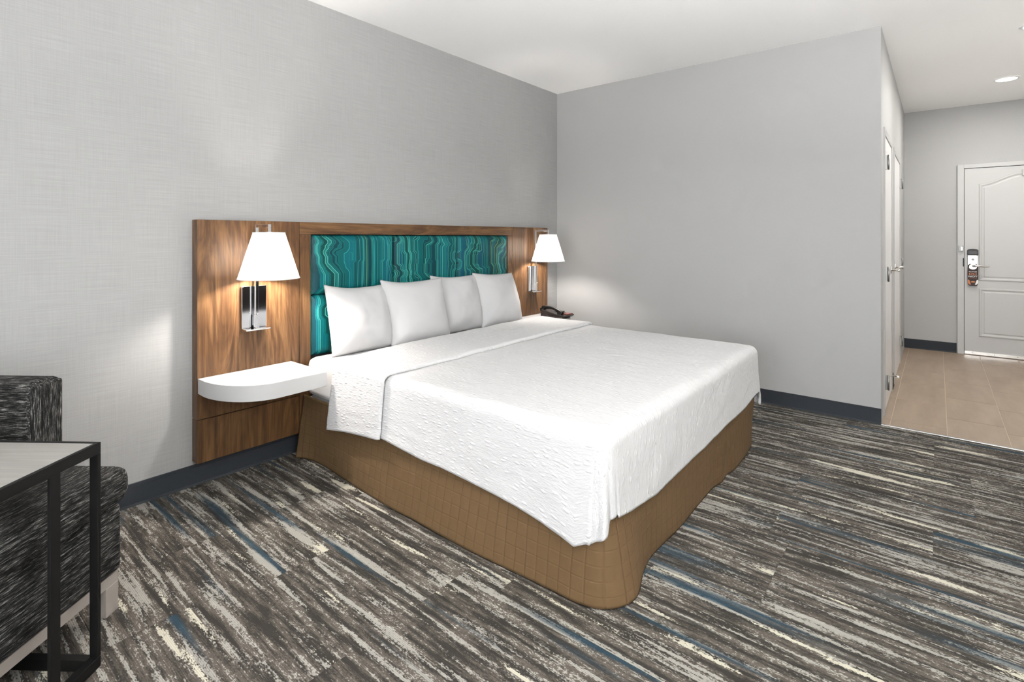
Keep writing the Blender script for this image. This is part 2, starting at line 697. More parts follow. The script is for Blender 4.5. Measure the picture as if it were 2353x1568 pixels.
# hall wall on the bathroom side, with two door openings
D1 = (0.24, 1.00)
D2 = (1.31, 2.24)
DH = 2.05
struct(boxes('wall_hall', [(T, D1[0], YH, YH + T, -0.02, HC), (D1[1], D2[0], YH, YH + T, -0.02, HC), (D2[1], DX, YH, YH + T, -0.02, HC),
                           (D1[0], D1[1], YH, YH + T, DH, HC), (D2[0], D2[1], YH, YH + T, DH, HC)], M['hallpaint']))

# carpet floor built of planks
fl = struct(box('floor', (XW - T, 0.0, YS - T, T, -0.05, -0.012), M['dark_gap']))
PW, PL = 0.25, 1.0
xs0 = -3.43
i0 = int(math.floor((XW - xs0) / PW))
plank_me = {}
rp = random.Random(3)
for ci in range(i0, 14):
    xa = xs0 + ci * PW
    xb = min(xa + PW, -0.012)
    xa = max(xa, XW)
    if xb - xa < 0.01:
        continue
    if ci in (-1, 1): ph = -0.575
    elif ci == 0: ph = -1.045
    elif ci in (6, 8): ph = -0.415
    else: ph = rp.choice((-0.25, -0.5, -0.75, -0.97, -0.12))
    y = ph + 1.0
    while y > 0: y -= PL
    edges = [0.0] + [y - j * PL for j in range(6)]
    for a, b in zip(edges[:-1], edges[1:]):
        b = max(b, YS)
        if a - b < 0.02: continue
        g = 0.0004
        key = (round(xb - xa, 3), round(a - b, 3))
        if key not in plank_me:
            o = box('carpet_plank', (xa + g, xb - g, b + g, a - g, -0.012, 0.0), M['carpet'], fl)
            plank_me[key] = o.data
        else:
            o = bpy.data.objects.new('carpet_plank', plank_me[key])
            COL.objects.link(o)
            o.parent = fl
            o.location = Vector(((xa + xb) / 2, (a + b) / 2, -0.012)) - OFF[fl.name]

# hall floor: porcelain tiles in a grout bed
hf = struct(box('floor_hall', (0.0, DX + T, YS - T, YH + T, -0.05, -0.003), M['grout']))
tile_me = {}
TW, TL = 0.3035, 0.61
for ci in range(-1, 6):
    ya = -2.732 - ci * TW
    yb = ya - TW
    ya, yb = min(ya, YH), max(yb, YS)
    ph = {0: 0.165, -1: 0.165 + 0.61 * 4 - 2.44, 1: 0.46, 2: 0.31, 3: 0.12, 4: 0.5}.get(ci, 0.2)
    if ci == -1: ph = 0.776 - 0.61
    ed = [0.012] + [ph + j * TL for j in range(7)]
    ed = [e for e in ed if e < DX - 0.01] + [DX]
    for a, b in zip(ed[:-1], ed[1:]):
        g = 0.0017
        key = (round(b - a, 3), round(ya - yb, 3))
        if key not in tile_me:
            o = box('floor_tile', (a + g, b - g, yb + g, ya - g, -0.003, 0.0), M['tile'], hf)
            tile_me[key] = o.data
        else:
            o = bpy.data.objects.new('floor_tile', tile_me[key])
            COL.objects.link(o)
            o.parent = hf
            o.location = Vector(((a + b) / 2, (ya + yb) / 2, -0.003)) - OFF[hf.name]

struct(box('trim_1', (-0.012, 0.012, YS, YH - 0.0, -0.004, 0.005), M['lever'], bevel=0.002))

# cove bases


def cove(name, run, axis, wallpos, sgn):
    """run (a,b) along axis; profile grows from wallpos in direction sgn"""
    prof = [(0.0, 0.0), (0.011, 0.0), (0.008, 0.012), (0.0065, 0.092), (0.0045, 0.0925), (0.0045, 0.106), (0.0, 0.108)]
    bm = bmesh.new()
    rings = []
    for t in run:
        ring = []
        for d, z in prof:
            q = wallpos + sgn * d
            ring.append(bm.verts.new((t, q, z) if axis == 'x' else (q, t, z)))
        rings.append(ring)
    n = len(prof)
    for i in range(n):
        bm.faces.new((rings[0][i], rings[0][(i + 1) % n], rings[1][(i + 1) % n], rings[1][i]))
    bm.faces.new(rings[0])
    bm.faces.new(rings[1][::-1])
    return struct(from_bm(name, bm, M['base']))


cove('baseboard_back', (XW, 0.0), 'x', 0.0, -1)
cove('baseboard_right', (YH - 0.002, -0.011), 'y', 0.0, -1)
cove('baseboard_entry', (-3.152, YH), 'y', DX, -1)
cove('baseboard_hall', (1.07, 1.24), 'x', YH, -1)

# ------------------------------------------------------------------ entry door
JY0, JY1 = -3.213, -4.127
d3 = struct(box('door_3', (DX - 0.022, DX - 0.002, JY1, JY0 - 0.004, 0.012, 2.040), M['door_white']))
for nm, b in (('door_frame', (DX - 0.03, DX, JY0, -3.158, 0, 2.090)), ('door_frame', (DX - 0.03, DX, -4.182, JY1 - 0.003, 0, 2.090)),
              ('door_frame', (DX - 0.03, DX, JY1 - 0.003, JY0, 2.046, 2.090))):
    box(nm, b, M['frame_white'], d3, bevel=0.002)
box('door_shadow_gap', (DX - 0.0018, DX, JY1 - 0.003, JY0, 0.002, 2.046), M['dark_gap'], d3)  # black sheet painted in as the shade of the door gap
fx = DX - 0.022


def moulding(name, loop):
    """raised ring moulding on the door face, loop in (y,z), counter-clockwise as seen"""
    c = np.mean(np.array(loop), 0)
    bm = bmesh.new()
    L = np.array(loop, float)
    n = len(L)
    nxt, prv = np.roll(L, -1, 0), np.roll(L, 1, 0)
    e1 = (nxt - L) / np.linalg.norm(nxt - L, axis=1)[:, None]
    e0 = (L - prv) / np.linalg.norm(L - prv, axis=1)[:, None]
    n1 = np.stack([-e1[:, 1], e1[:, 0]], 1)
    n0 = np.stack([-e0[:, 1], e0[:, 0]], 1)
    nn = n0 + n1
    nn /= np.linalg.norm(nn, axis=1)[:, None]
    mit = nn / np.maximum(0.5, (nn * n1).sum(1))[:, None]
    if ((c - L) * mit).sum() < 0: mit = -mit
    rings = []
    for off_, hgt_ in ((0, 0.0), (0.006, 0.007), (0.016, 0.008), (0.030, 0.0015), (0.038, 0.0015), (0.048, 0.0055)):
        R = L + mit * off_
        rings.append([bm.verts.new((fx - hgt_, a, b)) for a, b in R])
    for A, B in zip(rings[:-1], rings[1:]):
        for i in range(n):
            bm.faces.new((A[i], A[(i + 1) % n], B[(i + 1) % n], B[i]))
    bm.faces.new(rings[-1])
    return from_bm(name, bm, M['door_white'], d3)


yl, yr = -3.335, -4.005
arch = []
for i in range(25):
    t = i / 24
    s = 0.5 - 0.5 * math.cos(2 * math.pi * t)
    arch.append((yl + (yr - yl) * t, 1.868 + 0.105 * s))
moulding('upper_panel', [(yr, 0.815), (yl, 0.815)] + arch)
moulding('lower_panel', [(yr, 0.205), (yl, 0.205), (yl, 0.735), (yr, 0.735)])
sw = box('door_sweep', (fx - 0.008, fx, JY1, JY0 - 0.004, 0.006, 0.040), M['lever'], d3, bevel=0.001)
for yy in (-3.28, -3.46, -3.64, -3.82, -4.0):
    cyl('screw', (fx - 0.010, yy, 0.024), (fx - 0.007, yy, 0.024), 0.004, M['steel'], sw, n=10)
# lock set
lk = box('lock_plate', (fx - 0.016, fx, -3.328, -3.243, 0.795, 1.092), M['lever'], d3, bevel=0.004)
bm = bmesh.new()
pp = [(-3.331, 1.092), (-3.240, 1.092), (-3.240, 1.146)] + [(-3.2855 + 0.0455 * math.cos(a), 1.146 + 0.014 * math.sin(a)) for a in [math.pi * i / 8 for i in range(1, 8)]] + [(-3.331, 1.146)]
A = [bm.verts.new((fx - 0.026, a, b)) for a, b in pp]
B = [bm.verts.new((fx, a, b)) for a, b in pp]
bm.faces.new(A); bm.faces.new(B[::-1])
for i in range(len(pp)):
    bm.faces.new((A[i], A[(i + 1) % len(pp)], B[(i + 1) % len(pp)], B[i]))
rd = from_bm('card_reader_cap', bm, M['black_plastic'], d3, bevel=0.002)
box('reader_window', (fx - 0.0275, fx - 0.0255, -3.322, -3.249, 1.104, 1.138), simple('smoked_window', (0.035, 0.03, 0.03, 1), 0.25, 0.0, 0.0, 0.3), rd)
cyl('thumb_turn', (fx - 0.016, -3.286, 1.045), (fx - 0.034, -3.286, 1.045), 0.013, M['steel'], lk, n=20)
box('thumb_turn_wing', (fx - 0.044, fx - 0.034, -3.290, -3.282, 1.034, 1.056), M['steel'], lk, bevel=0.002)
for yy in (-3.318, -3.253):
    cyl('screw', (fx - 0.016, yy, 1.083), (fx - 0.018, yy, 1.083), 0.004, M['steel'], lk, n=10)
cyl('lever_rose', (fx - 0.016, -3.286, 0.975), (fx - 0.030, -3.286, 0.975), 0.030, M['lever'], lk)
tube('lever_handle', [(fx - 0.030, -3.286, 0.975), (fx - 0.060, -3.286, 0.975), (fx - 0.070, -3.292, 0.975), (fx - 0.073, -3.310, 0.976),
                      (fx - 0.072, -3.345, 0.977), (fx - 0.068, -3.38, 0.973), (fx - 0.062, -3.405, 0.972), (fx - 0.056, -3.415, 0.972)],
     [0.011, 0.011, 0.0115, 0.0115, 0.0105, 0.010, 0.009, 0.006], M['lever'], lk, n=12)
# security guard on the frame, strike, top latch
gd = box('swing_guard_plate', (DX - 0.036, DX - 0.030, -3.207, -3.166, 1.128, 1.196), M['steel'], d3, bevel=0.002)
box('guard_knob', (DX - 0.062, DX - 0.036, -3.205, -3.180, 1.140, 1.184), M['lever'], gd, bevel=0.005)
box('strike_plate', (DX - 0.032, DX - 0.0295, -3.2125, -3.203, 0.965, 1.060), M['base'], d3)
box('closer_arm_plate', (fx - 0.022, fx, -3.74, -3.672, 1.935, 2.000), M['hall_frame'], d3, bevel=0.003)
# door hanger card
dh = thing('door_hanger', 'dark brown do-not-disturb card hanging from the entry door lever', 'door hanger', (fx - 0.034, -3.286, 0.755))
hx = fx - 0.0335
bm = bmesh.new()
outer, inner = [], []
N = 40
hw, ht, hb_ = 0.0445, 0.998, 0.757
for i in range(N):
    a = 2 * math.pi * i / N
    ca, sa = math.cos(a), math.sin(a)
    inner.append((-3.286 + 0.034 * ca, 0.967 + 0.030 * sa))
    # rounded rectangle via clamped ray
    zc = (ht + hb_) / 2
    # outer outline: superellipse-like
    sgn = lambda q: (q > 0) - (q < 0)
    outer.append((-3.286 + hw * sgn(ca) * abs(ca) ** 0.35, zc + (ht - hb_) / 2 * sgn(sa) * abs(sa) ** 0.45))
# bridge from hole to outline in order of angle around the hole centre
outer = sorted(outer, key=lambda q: math.atan2(q[1] - 0.967, q[0] + 3.286))
inner = sorted(inner, key=lambda q: math.atan2(q[1] - 0.967, q[0] + 3.286))
for xx, flip in ((hx, False), (hx + 0.0015, True)):
    O = [bm.verts.new((xx, a, b)) for a, b in outer]
    I = [bm.verts.new((xx, a, b)) for a, b in inner]
    for i in range(N):
        j = (i + 1) % N
        bm.faces.new((O[i], O[j], I[j], I[i]))
card = from_bm('card', bm, M['hanger'], dh)
tx = hx - 0.0006


def lettering(txt, zc, size, width, mat, yc=-3.286):
    cu = bpy.data.curves.new('lettering', 'FONT')
    cu.body = txt
    cu.size = size
    cu.align_x = 'CENTER'
    cu.align_y = 'CENTER'
    cu.offset = size * 0.02
    to = bpy.data.objects.new('tmp', cu)
    COL.objects.link(to)
    dg = bpy.context.evaluated_depsgraph_get()
    me = bpy.data.meshes.new_from_object(to.evaluated_get(dg))
    bpy.data.objects.remove(to)
    c = np.empty(len(me.vertices) * 3)
    me.vertices.foreach_get('co', c)
    c = c.reshape(-1, 3)
    s = width / (c[:, 0].max() - c[:, 0].min())
    q = np.zeros_like(c)
    q[:, 0] = tx
    q[:, 1] = yc - (c[:, 0] - (c[:, 0].max() + c[:, 0].min()) / 2) * s
    q[:, 2] = zc + (c[:, 1] - (c[:, 1].max() + c[:, 1].min()) / 2)
    me.vertices.foreach_set('co', q.ravel())
    me.materials.clear()
    return link_mesh('lettering', me, mat, dh)


lettering('PLEASE', 0.912, 0.0135, 0.066, M['white_ink'])
lettering('DO', 0.889, 0.031, 0.064, M['copper_ink'])
lettering('NOT', 0.860, 0.024, 0.072, M['white_ink'])
lettering('DISTURB', 0.841, 0.0105, 0.066, M['dark_ink'])
bm = bmesh.new()
el = [bm.verts.new((tx, -3.286 - 0.018 * math.cos(a), 0.802 + 0.008 * math.sin(a))) for a in [2 * math.pi * i / 24 for i in range(24)]]
bm.faces.new(el)
from_bm('printed_oval', bm, M['copper_ink'], dh)
for nm, mm, s in (('printed_corner', M['copper_ink'], 1), ('printed_corner', M['white_ink'], -1)):
    bm = bmesh.new()
    q = [(0.042, 0.825), (0.030, 0.822), (0.016, 0.772), (0.026, 0.770), (0.038, 0.782), (0.0435, 0.80)]
    bm.faces.new([bm.verts.new((tx, -3.286 + s * a, b)) for a, b in q])
    from_bm(nm, bm, mm, dh)

# ------------------------------------------------------------------ bathroom-side doors
for idx, (xa, xb), hinge, hand in ((1, D1, D1[0], D1[1] - 0.10), (2, D2, D2[1], D2[0] + 0.10)):
    d = struct(box('door_%d' % idx, (xa + 0.022, xb - 0.022, YH - 0.003, YH + 0.04, 0.010, DH - 0.024), M['hall_door']))
    for b in ((xa - 0.03, xa + 0.018, YH - 0.009, YH + 0.10, 0, DH + 0.03), (xb - 0.018, xb + 0.03, YH - 0.009, YH + 0.10, 0, DH + 0.03),
              (xa + 0.018, xb - 0.018, YH - 0.009, YH + 0.10, DH - 0.02, DH + 0.03)):
        box('door_frame', b, M['hall_frame'], d, bevel=0.002)
    hxx = hinge + (0.02 if idx == 1 else -0.02)
    for hz in (1.83, 1.02, 0.235):
        hg = box('hinge', (hxx - 0.016, hxx + 0.016, YH - 0.020, YH - 0.0035, hz - 0.05, hz + 0.05), M['steel'], d)
        cyl('hinge_pin', (hxx, YH - 0.027, hz - 0.054), (hxx, YH - 0.027, hz + 0.054), 0.006, M['steel'], hg, n=10)
        if idx == 1 and hz < 0.5:
            tube('hinge_stop', [(hxx, YH - 0.027, hz + 0.052), (hxx + 0.02, YH - 0.05, hz + 0.052), (hxx + 0.03, YH - 0.075, hz + 0.046)], 0.004, M['steel'], hg)
            cyl('stop_tip', (hxx + 0.03, YH - 0.072, hz + 0.047), (hxx + 0.034, YH - 0.085, hz + 0.044), 0.009, M['white_metal'], hg, n=12)
    rs = cyl('handle_rose', (hand, YH - 0.0032, 1.02), (hand, YH - 0.012, 1.02), 0.032, M['lever'], d)
    sx_ = -1 if idx == 1 else 1
    tube('lever_handle', [(hand, YH - 0.01, 1.02), (hand, YH - 0.050, 1.02), (hand + sx_ * 0.008, YH - 0.060, 1.02), (hand + sx_ * 0.03, YH - 0.063, 1.02), (hand + sx_ * 0.11, YH - 0.060, 1.02)],
         0.010, M['lever'], rs, n=10)

# ------------------------------------------------------------------ hall downlights
for i, (x, y, lab) in enumerate(((2.18, -3.475, 'round recessed ceiling light nearest the entry door'),
                                 (0.64, -3.515, 'round recessed ceiling light cut by the right picture edge'))):
    t = thing('recessed_downlight', lab, 'ceiling light', (x, y, HC - 0.012), group='hall ceiling downlights')
    bm = bmesh.new()
    for r0, z0_, r1, z1_ in ((0.095, HC - 0.001, 0.092, HC - 0.006), (0.092, HC - 0.006, 0.074, HC - 0.008), (0.074, HC - 0.008, 0.070, HC - 0.001)):
        add_cyl(bm, (x, y, z0_), (x, y, z1_), r0, r1, 40, False)
    from_bm('trim_ring', bm, M['white_metal'], t, True)
    cyl('lens', (x, y, HC - 0.0005), (x, y, HC - 0.005), 0.0715, M['downlight'], t, n=40)
    area_light('downlight_lamp', (x, y, HC - 0.012), (0, 0, 0), 0.14, 0.14, DOWN_W, (1, 0.97, 0.92), 'DISK')

# ------------------------------------------------------------------ headboard
HL, HR, HF, HT = -3.336, -0.263, -0.068, 1.378
hb = thing('headboard', 'wide walnut wall-mounted headboard with teal upholstered panels', 'headboard', ((HL + HR) / 2, -0.034, 0.13))
BV = 0.0015
g = 0.0015
box('side_panel', (HL, -2.788 - g, HF, -0.0005, 0.354, HT), M['wood_v'], hb, bevel=BV)
box('side_panel', (-0.802 + g, HR, HF, -0.0005, 0.354, HT), M['wood_v'], hb, bevel=BV)
box('lower_panel', (HL, -2.788 - g, HF, -0.0005, 0.13, 0.350), M['wood_v'], hb, bevel=BV)
box('lower_panel', (-0.802 + g, HR, HF, -0.0005, 0.13, 0.350), M['wood_v'], hb, bevel=BV)
box('top_rail', (-2.788 + g, -0.802 - g, HF, -0.0005, 1.305, HT), M['wood_h'], hb, bevel=BV)
box('stile', (-2.788 + g, -2.716, HF, -0.0005, 0.13, 1.304), M['wood_v'], hb, bevel=BV)
box('stile', (-0.866, -0.802 - g, HF, -0.0005, 0.13, 1.304), M['wood_v'], hb, bevel=BV)
box('backing_board', (-2.715, -0.867, -0.030, -0.0005, 0.13, 1.3035), M['dark_gap'], hb)

# printed fabric: circuit-like lines, drawn once over the whole upholstered field
PX0, PX1, PZ0, PZ1 = -2.714, -0.868, 0.570, 1.302
rs_ = np.random.RandomState(11)
KS = []
for n_ in range(64):
    xk = rs_.uniform(0, 1.846); zk = rs_.uniform(-0.08, 0.72)
    a_ = rs_.choice([0.016, 0.024, 0.032, 0.040]) * rs_.choice([-1, 1])
    wk = abs(a_) * rs_.uniform(3.0, 3.8)
    ln = rs_.uniform(0.09, 0.24)
    KS.append((xk, zk, a_, wk, ln))
LEV = [0.0]
while LEV[-1] < 2.2:
    for q_ in range(rs_.randint(2, 6)):
        LEV.append(LEV[-1] + rs_.choice([0.010, 0.012, 0.014]))
    LEV.append(LEV[-1] + rs_.choice([0.022, 0.030, 0.040]))
LEV = np.array(LEV) - 0.15
SHADE = np.array([(0.000, 0.036, 0.048), (0.000, 0.060, 0.072), (0.000, 0.080, 0.088), (0.001, 0.062, 0.100), (0.000, 0.045, 0.044), (0.000, 0.095, 0.120)])
LSH = SHADE[rs_.randint(0, len(SHADE), len(LEV))]
LCOL = np.array([(0.03, 0.33, 0.27)] * 6 + [(0.10, 0.48, 0.38)] * 3 + [(0.005, 0.15, 0.14)] * 5 + [(0.20, 0.38, 0.13)])
LLC = LCOL[rs_.randint(0, len(LCOL), len(LEV))]
LWD = rs_.choice([0.0006, 0.0009, 0.0012], len(LEV))


def print_colors(X, Z):
    ph = X.copy()
    for xk, zk, a_, wk, ln in KS:
        env = np.clip(1.9 * (1 - np.abs(X - xk) / wk), 0, 1)
        r = abs(a_) * 0.95
        up = np.clip((Z - zk) / r, 0, 1) * np.clip((zk + ln - Z) / r, 0, 1)
        ph += a_ * env * up
    i = np.clip(np.searchsorted(LEV, ph) - 1, 0, len(LEV) - 2)
    gx = np.gradient(ph, axis=1) / np.gradient(X, axis=1)
    gz = np.gradient(ph, axis=0) / np.gradient(Z, axis=0)
    gr = np.maximum(np.hypot(gx, gz), 0.4)
    d0 = (ph - LEV[i]) / gr
    d1 = (LEV[i + 1] - ph) / gr
    col = LSH[i].copy()
    m0 = np.clip((LWD[i] + 0.0012 - d0) / 0.0018, 0, 1)[..., None]
    m1 = np.clip((LWD[i + 1] + 0.0012 - d1) / 0.0018, 0, 1)[..., None]
    col = col * (1 - m0) + LLC[i] * m0
    col = col * (1 - m1) + LLC[i + 1] * m1
    return col


pw, phh = (PX1 - PX0) / 3, (PZ1 - PZ0) / 2
for r in range(2):
    for c in range(3):
        nx, nz = 270, 162
        u = np.linspace(0, 1, nx); v = np.linspace(0, 1, nz)
        U, V = np.meshgrid(u, v)
        X = PX0 + (c + U) * pw; Z = PZ0 + (r + V) * phh
        eu = np.minimum(U, 1 - U) * pw; ev = np.minimum(V, 1 - V) * phh
        f1 = 1 - np.clip(1 - eu / 0.055, 0, 1) ** 3.0
        f2 = 1 - np.clip(1 - ev / 0.055, 0, 1) ** 3.0
        puff = 0.036 * np.minimum(f1, f2) ** 0.8 + 0.008 * np.sin(np.pi * U) * np.sin(np.pi * V)
        Y = -0.046 - puff
        inset = 0.0010
        X = np.clip(X, PX0 + c * pw + inset, PX0 + (c + 1) * pw - inset)
        Z = np.clip(Z, PZ0 + r * phh + inset, PZ0 + (r + 1) * phh - inset)
        P = np.stack([X, Y, Z], -1)
        XX = (c + U) * pw; ZZ = (r + V) * phh
        col = print_colors(XX, ZZ)
        ring_b = np.stack([X, np.full_like(X, -0.030), Z], -1)
        # closed back edge: add border row/columns at the board
        P = np.pad(P, ((1, 1), (1, 1), (0, 0)), mode='edge')
        P[0, :, 1] = P[-1, :, 1] = -0.0305
        P[:, 0, 1] = P[:, -1, 1] = -0.0305
        col = np.pad(col, ((1, 1), (1, 1), (0, 0)), mode='edge')
        me = grid_mesh('upholstered_panel', P)
        ca = me.color_attributes.new('print', 'FLOAT_COLOR', 'POINT')
        full = np.concatenate([col.reshape(-1, 3), np.ones((col.shape[0] * col.shape[1], 1))], 1)
        ca.data.foreach_set('color', full.ravel().astype(np.float32))
        o = link_mesh('upholstered_panel', me, M['teal'], hb, True)
        o['label'] = 'teal upholstered panel printed with circuit-like lines'

# ------------------------------------------------------------------ floating nightstand shelves


def shelf(side):
    if side < 0:
        xi, xo = -2.838, -3.333     # bed side, outer side
        lab = 'white floating nightstand shelf left of the bed, empty top'
    else:
        xi, xo = -0.765, -0.266
        lab = 'white floating nightstand shelf right of the bed, under the telephone'
    yb, yf = HF - 0.001, -0.449
    rx, ry = 0.235, 0.315
    s = 1 if xi > xo else -1
    pts = [(xo, yb)]
    cx_, cy_ = xo + s * rx, yf + ry
    for i in range(0, 25):
        a = math.pi / 2 * i / 24
        pts.append((cx_ - s * rx * math.cos(a), cy_ - ry * math.sin(a)))
    pts += [(xi, yf), (xi, yb)]
    if s < 0: pts = pts[::-1]
    o = prism('floating_nightstand', pts, 0.488, 0.566, M['white_shelf'], None, bevel=0.002, seg=1)
    setp(o, lab, 'nightstand', 'floating nightstand shelves')
    return o


shelf(-1)
shelf(1)

# ------------------------------------------------------------------ wall sconces


def sconce(x, label, watt):
    yb = HF
    t = thing('wall_sconce', label, 'lamp', (x, yb, 0.79), group='headboard reading lamps')
    box('backplate', (x - 0.066, x + 0.066, yb - 0.018, yb - 0.0005, 0.793, 1.021), M['chrome'], t, bevel=0.002)
    box('foot_plate', (x - 0.066, x + 0.066, yb - 0.070, yb - 0.004, 0.784, 0.792), M['chrome'], t, bevel=0.002)
    yp = -0.113
    pole = box('pole', (x - 0.008, x + 0.008, yp - 0.008, yp + 0.008, 0.792, 1.356), M['chrome'], t, bevel=0.001)
    box('pole_sleeve', (x - 0.011, x + 0.011, yp - 0.011, yp + 0.011, 0.792, 0.865), M['chrome'], t, bevel=0.0015)
    cyl('switch_knob', (x, yp - 0.011, 0.868), (x, yp - 0.024, 0.868), 0.006, M['chrome'], t, n=14)
    ys = -0.255
    box('arm', (x - 0.008, x + 0.008, ys - 0.008, yp - 0.0085, 1.340, 1.356), M['chrome'], t, bevel=0.001)
    box('drop_post', (x - 0.0078, x + 0.0078, ys - 0.0078, ys + 0.0078, 1.225, 1.3395), M['chrome'], t, bevel=0.001)
    cyl('socket', (x, ys, 1.225), (x, ys, 1.195), 0.016, M['white_metal'], t)
    cyl('finial', (x, ys, 1.311), (x, ys, 1.316), 0.02, M['chrome'], t)
    # shade
    n = 72
    zb, zt, rb, rt_ = 1.071, 1.311, 0.150, 0.0775
    bm = bmesh.new()
    R = []
    for z, r in ((zb, rb), (zb + 0.08, rb + (rt_ - rb) / 3), (zb + 0.16, rb + (rt_ - rb) * 2 / 3), (zt, rt_)):
        R.append([bm.verts.new((x + r * math.cos(2 * math.pi * i / n), ys + r * math.sin(2 * math.pi * i / n), z)) for i in range(n)])
    for A, B in zip(R[:-1], R[1:]):
        for i in range(n):
            bm.faces.new((A[i], A[(i + 1) % n], B[(i + 1) % n], B[i]))
    sh = from_bm('shade', bm, M['shade'], t, True)
    for nm, z, r in (('shade_trim', zb, rb), ('shade_trim', zt, rt_)):
        tube(nm, [(x + r * math.cos(2 * math.pi * i / n), ys + r * math.sin(2 * math.pi * i / n), z) for i in range(n)], 0.0028, M['shade_trim'], sh, n=6, closed=True)
    for i in range(3):
        a = 2 * math.pi * i / 3 + 0.5
        cyl('spider_wire', (x, ys, 1.309), (x + (rt_ - 0.003) * math.cos(a), ys + (rt_ - 0.003) * math.sin(a), 1.305), 0.0015, M['chrome'], sh, n=6)
    bmb = bmesh.new()
    bmesh.ops.create_uvsphere(bmb, u_segments=18, v_segments=12, radius=0.028)
    bmesh.ops.translate(bmb, verts=bmb.verts, vec=(x, ys, 1.160))
    from_bm('bulb', bmb, M['bulb'], t, True)
    l = bpy.data.lights.new('lamp_light', 'POINT')
    l.energy = watt
    l.color = (1.0, 0.92, 0.84)
    l.shadow_soft_size = 0.032
    lo = bpy.data.objects.new('lamp_light', l)
    COL.objects.link(lo)
    lo.parent = t
    lo.location = Vector((x, ys, 1.160)) - OFF[t.name]


sconce(-3.058, 'lit chrome wall lamp with white tapered shade left of the bed, nearest the armchair', LAMP_W[0])
sconce(-0.518, 'lit chrome wall lamp with white tapered shade right of the bed, above the telephone', LAMP_W[1])

# ------------------------------------------------------------------ bed
BXL, BXR, BYH, BYF = -2.762, -0.828, -0.092, -2.085
bed = thing('bed', 'king bed with brown quilted skirt below the white coverlet', 'bed', ((BXL + BXR) / 2, -1.08, 0))
mt = box('mattress', (BXL, BXR, BYF, BYH, 0.352, 0.578), M['sheet'], bed, bevel=0.045, seg=5, smooth=True)
mt['label'] = 'mattress in a white fitted sheet'
box('box_spring', (BXL + 0.015, BXR - 0.015, BYF + 0.015, BYH - 0.005, 0.16, 0.351), M['sheet'], bed, bevel=0.02)
for xx in (BXL + 0.25, BXR - 0.25):
    for yy in (BYF + 0.3, BYH - 0.3):
        box('leg', (xx - 0.03, xx + 0.03, yy - 0.03, yy + 0.03, 0.0, 0.16), M['black_metal'], bed)

# skirt: top outline follows the box spring, bottom outline lies on the carpet
def rr_path(xl, xr, yf, yh, r, step=0.0125):
    pts = []
    def seg(a, b):
        n = max(2, int(math.dist(a, b) / step))
        for i in range(n):
            t = i / n
            pts.append((a[0] + (b[0] - a[0]) * t, a[1] + (b[1] - a[1]) * t))
    seg((xl, yh), (xl, yf + r))
    for i in range(14):
        a = math.pi + math.pi / 2 * i / 14
        pts.append((xl + r + r * math.cos(a), yf + r + r * math.sin(a)))
    seg((xl + r, yf), (xr - r, yf))
    for i in range(14):
        a = 1.5 * math.pi + math.pi / 2 * i / 14
        pts.append((xr - r + r * math.cos(a), yf + r + r * math.sin(a)))
    seg((xr, yf + r), (xr, yh))
    pts.append((xr, yh))
    return np.array(pts)


tp = rr_path(BXL - 0.002, BXR + 0.002, BYF - 0.004, BYH + 0.012, 0.05)
ss = np.concatenate([[0], np.cumsum(np.linalg.norm(np.diff(tp, axis=0), axis=1))])
bot_ctrl = np.array([(-2.832, -0.080), (-2.812, -0.11), (-2.782, -0.19), (-2.779, -0.291), (-2.785, -0.42), (-2.805, -0.65), (-2.822, -0.9), (-2.832, -1.292),
                     (-2.822, -1.764), (-2.815, -2.0), (-2.792, -2.078), (-2.742, -2.130), (-2.692, -2.153), (-2.62, -2.145), (-2.535, -2.113), (-2.422, -2.092),
                     (-2.147, -2.100), (-1.93, -2.094), (-1.66, -2.092), (-1.555, -2.112), (-1.47, -2.096), (-1.36, -2.116), (-1.144, -2.110), (-0.95, -2.095), (-0.895, -2.075), (-0.850, -2.03),
                     (-0.815, -1.9), (-0.785, -1.2), (-0.775, -0.08)])
# assign by nearest arclength of controls projected on the top path
cs = []
last = 0
for q in bot_ctrl:
    d = np.linalg.norm(tp - q, axis=1)
    d[ss < last - 1e-6] = 9
    i = int(np.argmin(d))
    last = ss[i]
    cs.append(last + 1e-4 * len(cs))
bx = np.interp(ss, cs, bot_ctrl[:, 0]); by = np.interp(ss, cs, bot_ctrl[:, 1])
ker = np.ones(5) / 5
for _ in range(2):
    bx = np.convolve(np.pad(bx, 2, mode='edge'), ker, 'valid'); by = np.convolve(np.pad(by, 2, mode='edge'), ker, 'valid')
nr = 30
P = np.zeros((len(tp), nr, 3))
UVs = np.zeros((len(tp), nr, 2))
dn = np.stack([np.gradient(tp[:, 1]), -np.gradient(tp[:, 0])], 1)
dn /= np.linalg.norm(dn, axis=1)[:, None]
mid = np.array([(BXL + BXR) / 2, -1.0])
fl_ = np.sign(((tp - mid) * dn).sum(1))
dn *= fl_[:, None]
for j in range(nr):
    t = j / (nr - 1)
    e = t ** 1.25
    wob = 0.006 * np.array([noise.noise(Vector((s * 3.1, t * 1.1, 2.0))) for s in ss]) * t
    P[:, j, 0] = tp[:, 0] * (1 - e) + bx * e + dn[:, 0] * (wob + 0.004 * np.sin(math.pi * t))
    P[:, j, 1] = tp[:, 1] * (1 - e) + by * e + dn[:, 1] * (wob + 0.004 * np.sin(math.pi * t))
    P[:, j, 2] = 0.356 * (1 - t) + 0.002 * t
    UVs[:, j, 0] = ss
    UVs[:, j, 1] = 0.356 * (1 - t)
P[:, -1, 2] += 0.002 + 0.003 * np.array([max(0, noise.noise(Vector((s * 9, 5.0, 0)))) for s in ss])
me = grid_mesh('bed_skirt', P, UVs)
sk = link_mesh('bed_skirt', me, M['skirt'], bed, True)
sk['label'] = 'tan brown quilted bed skirt falling to the carpet'
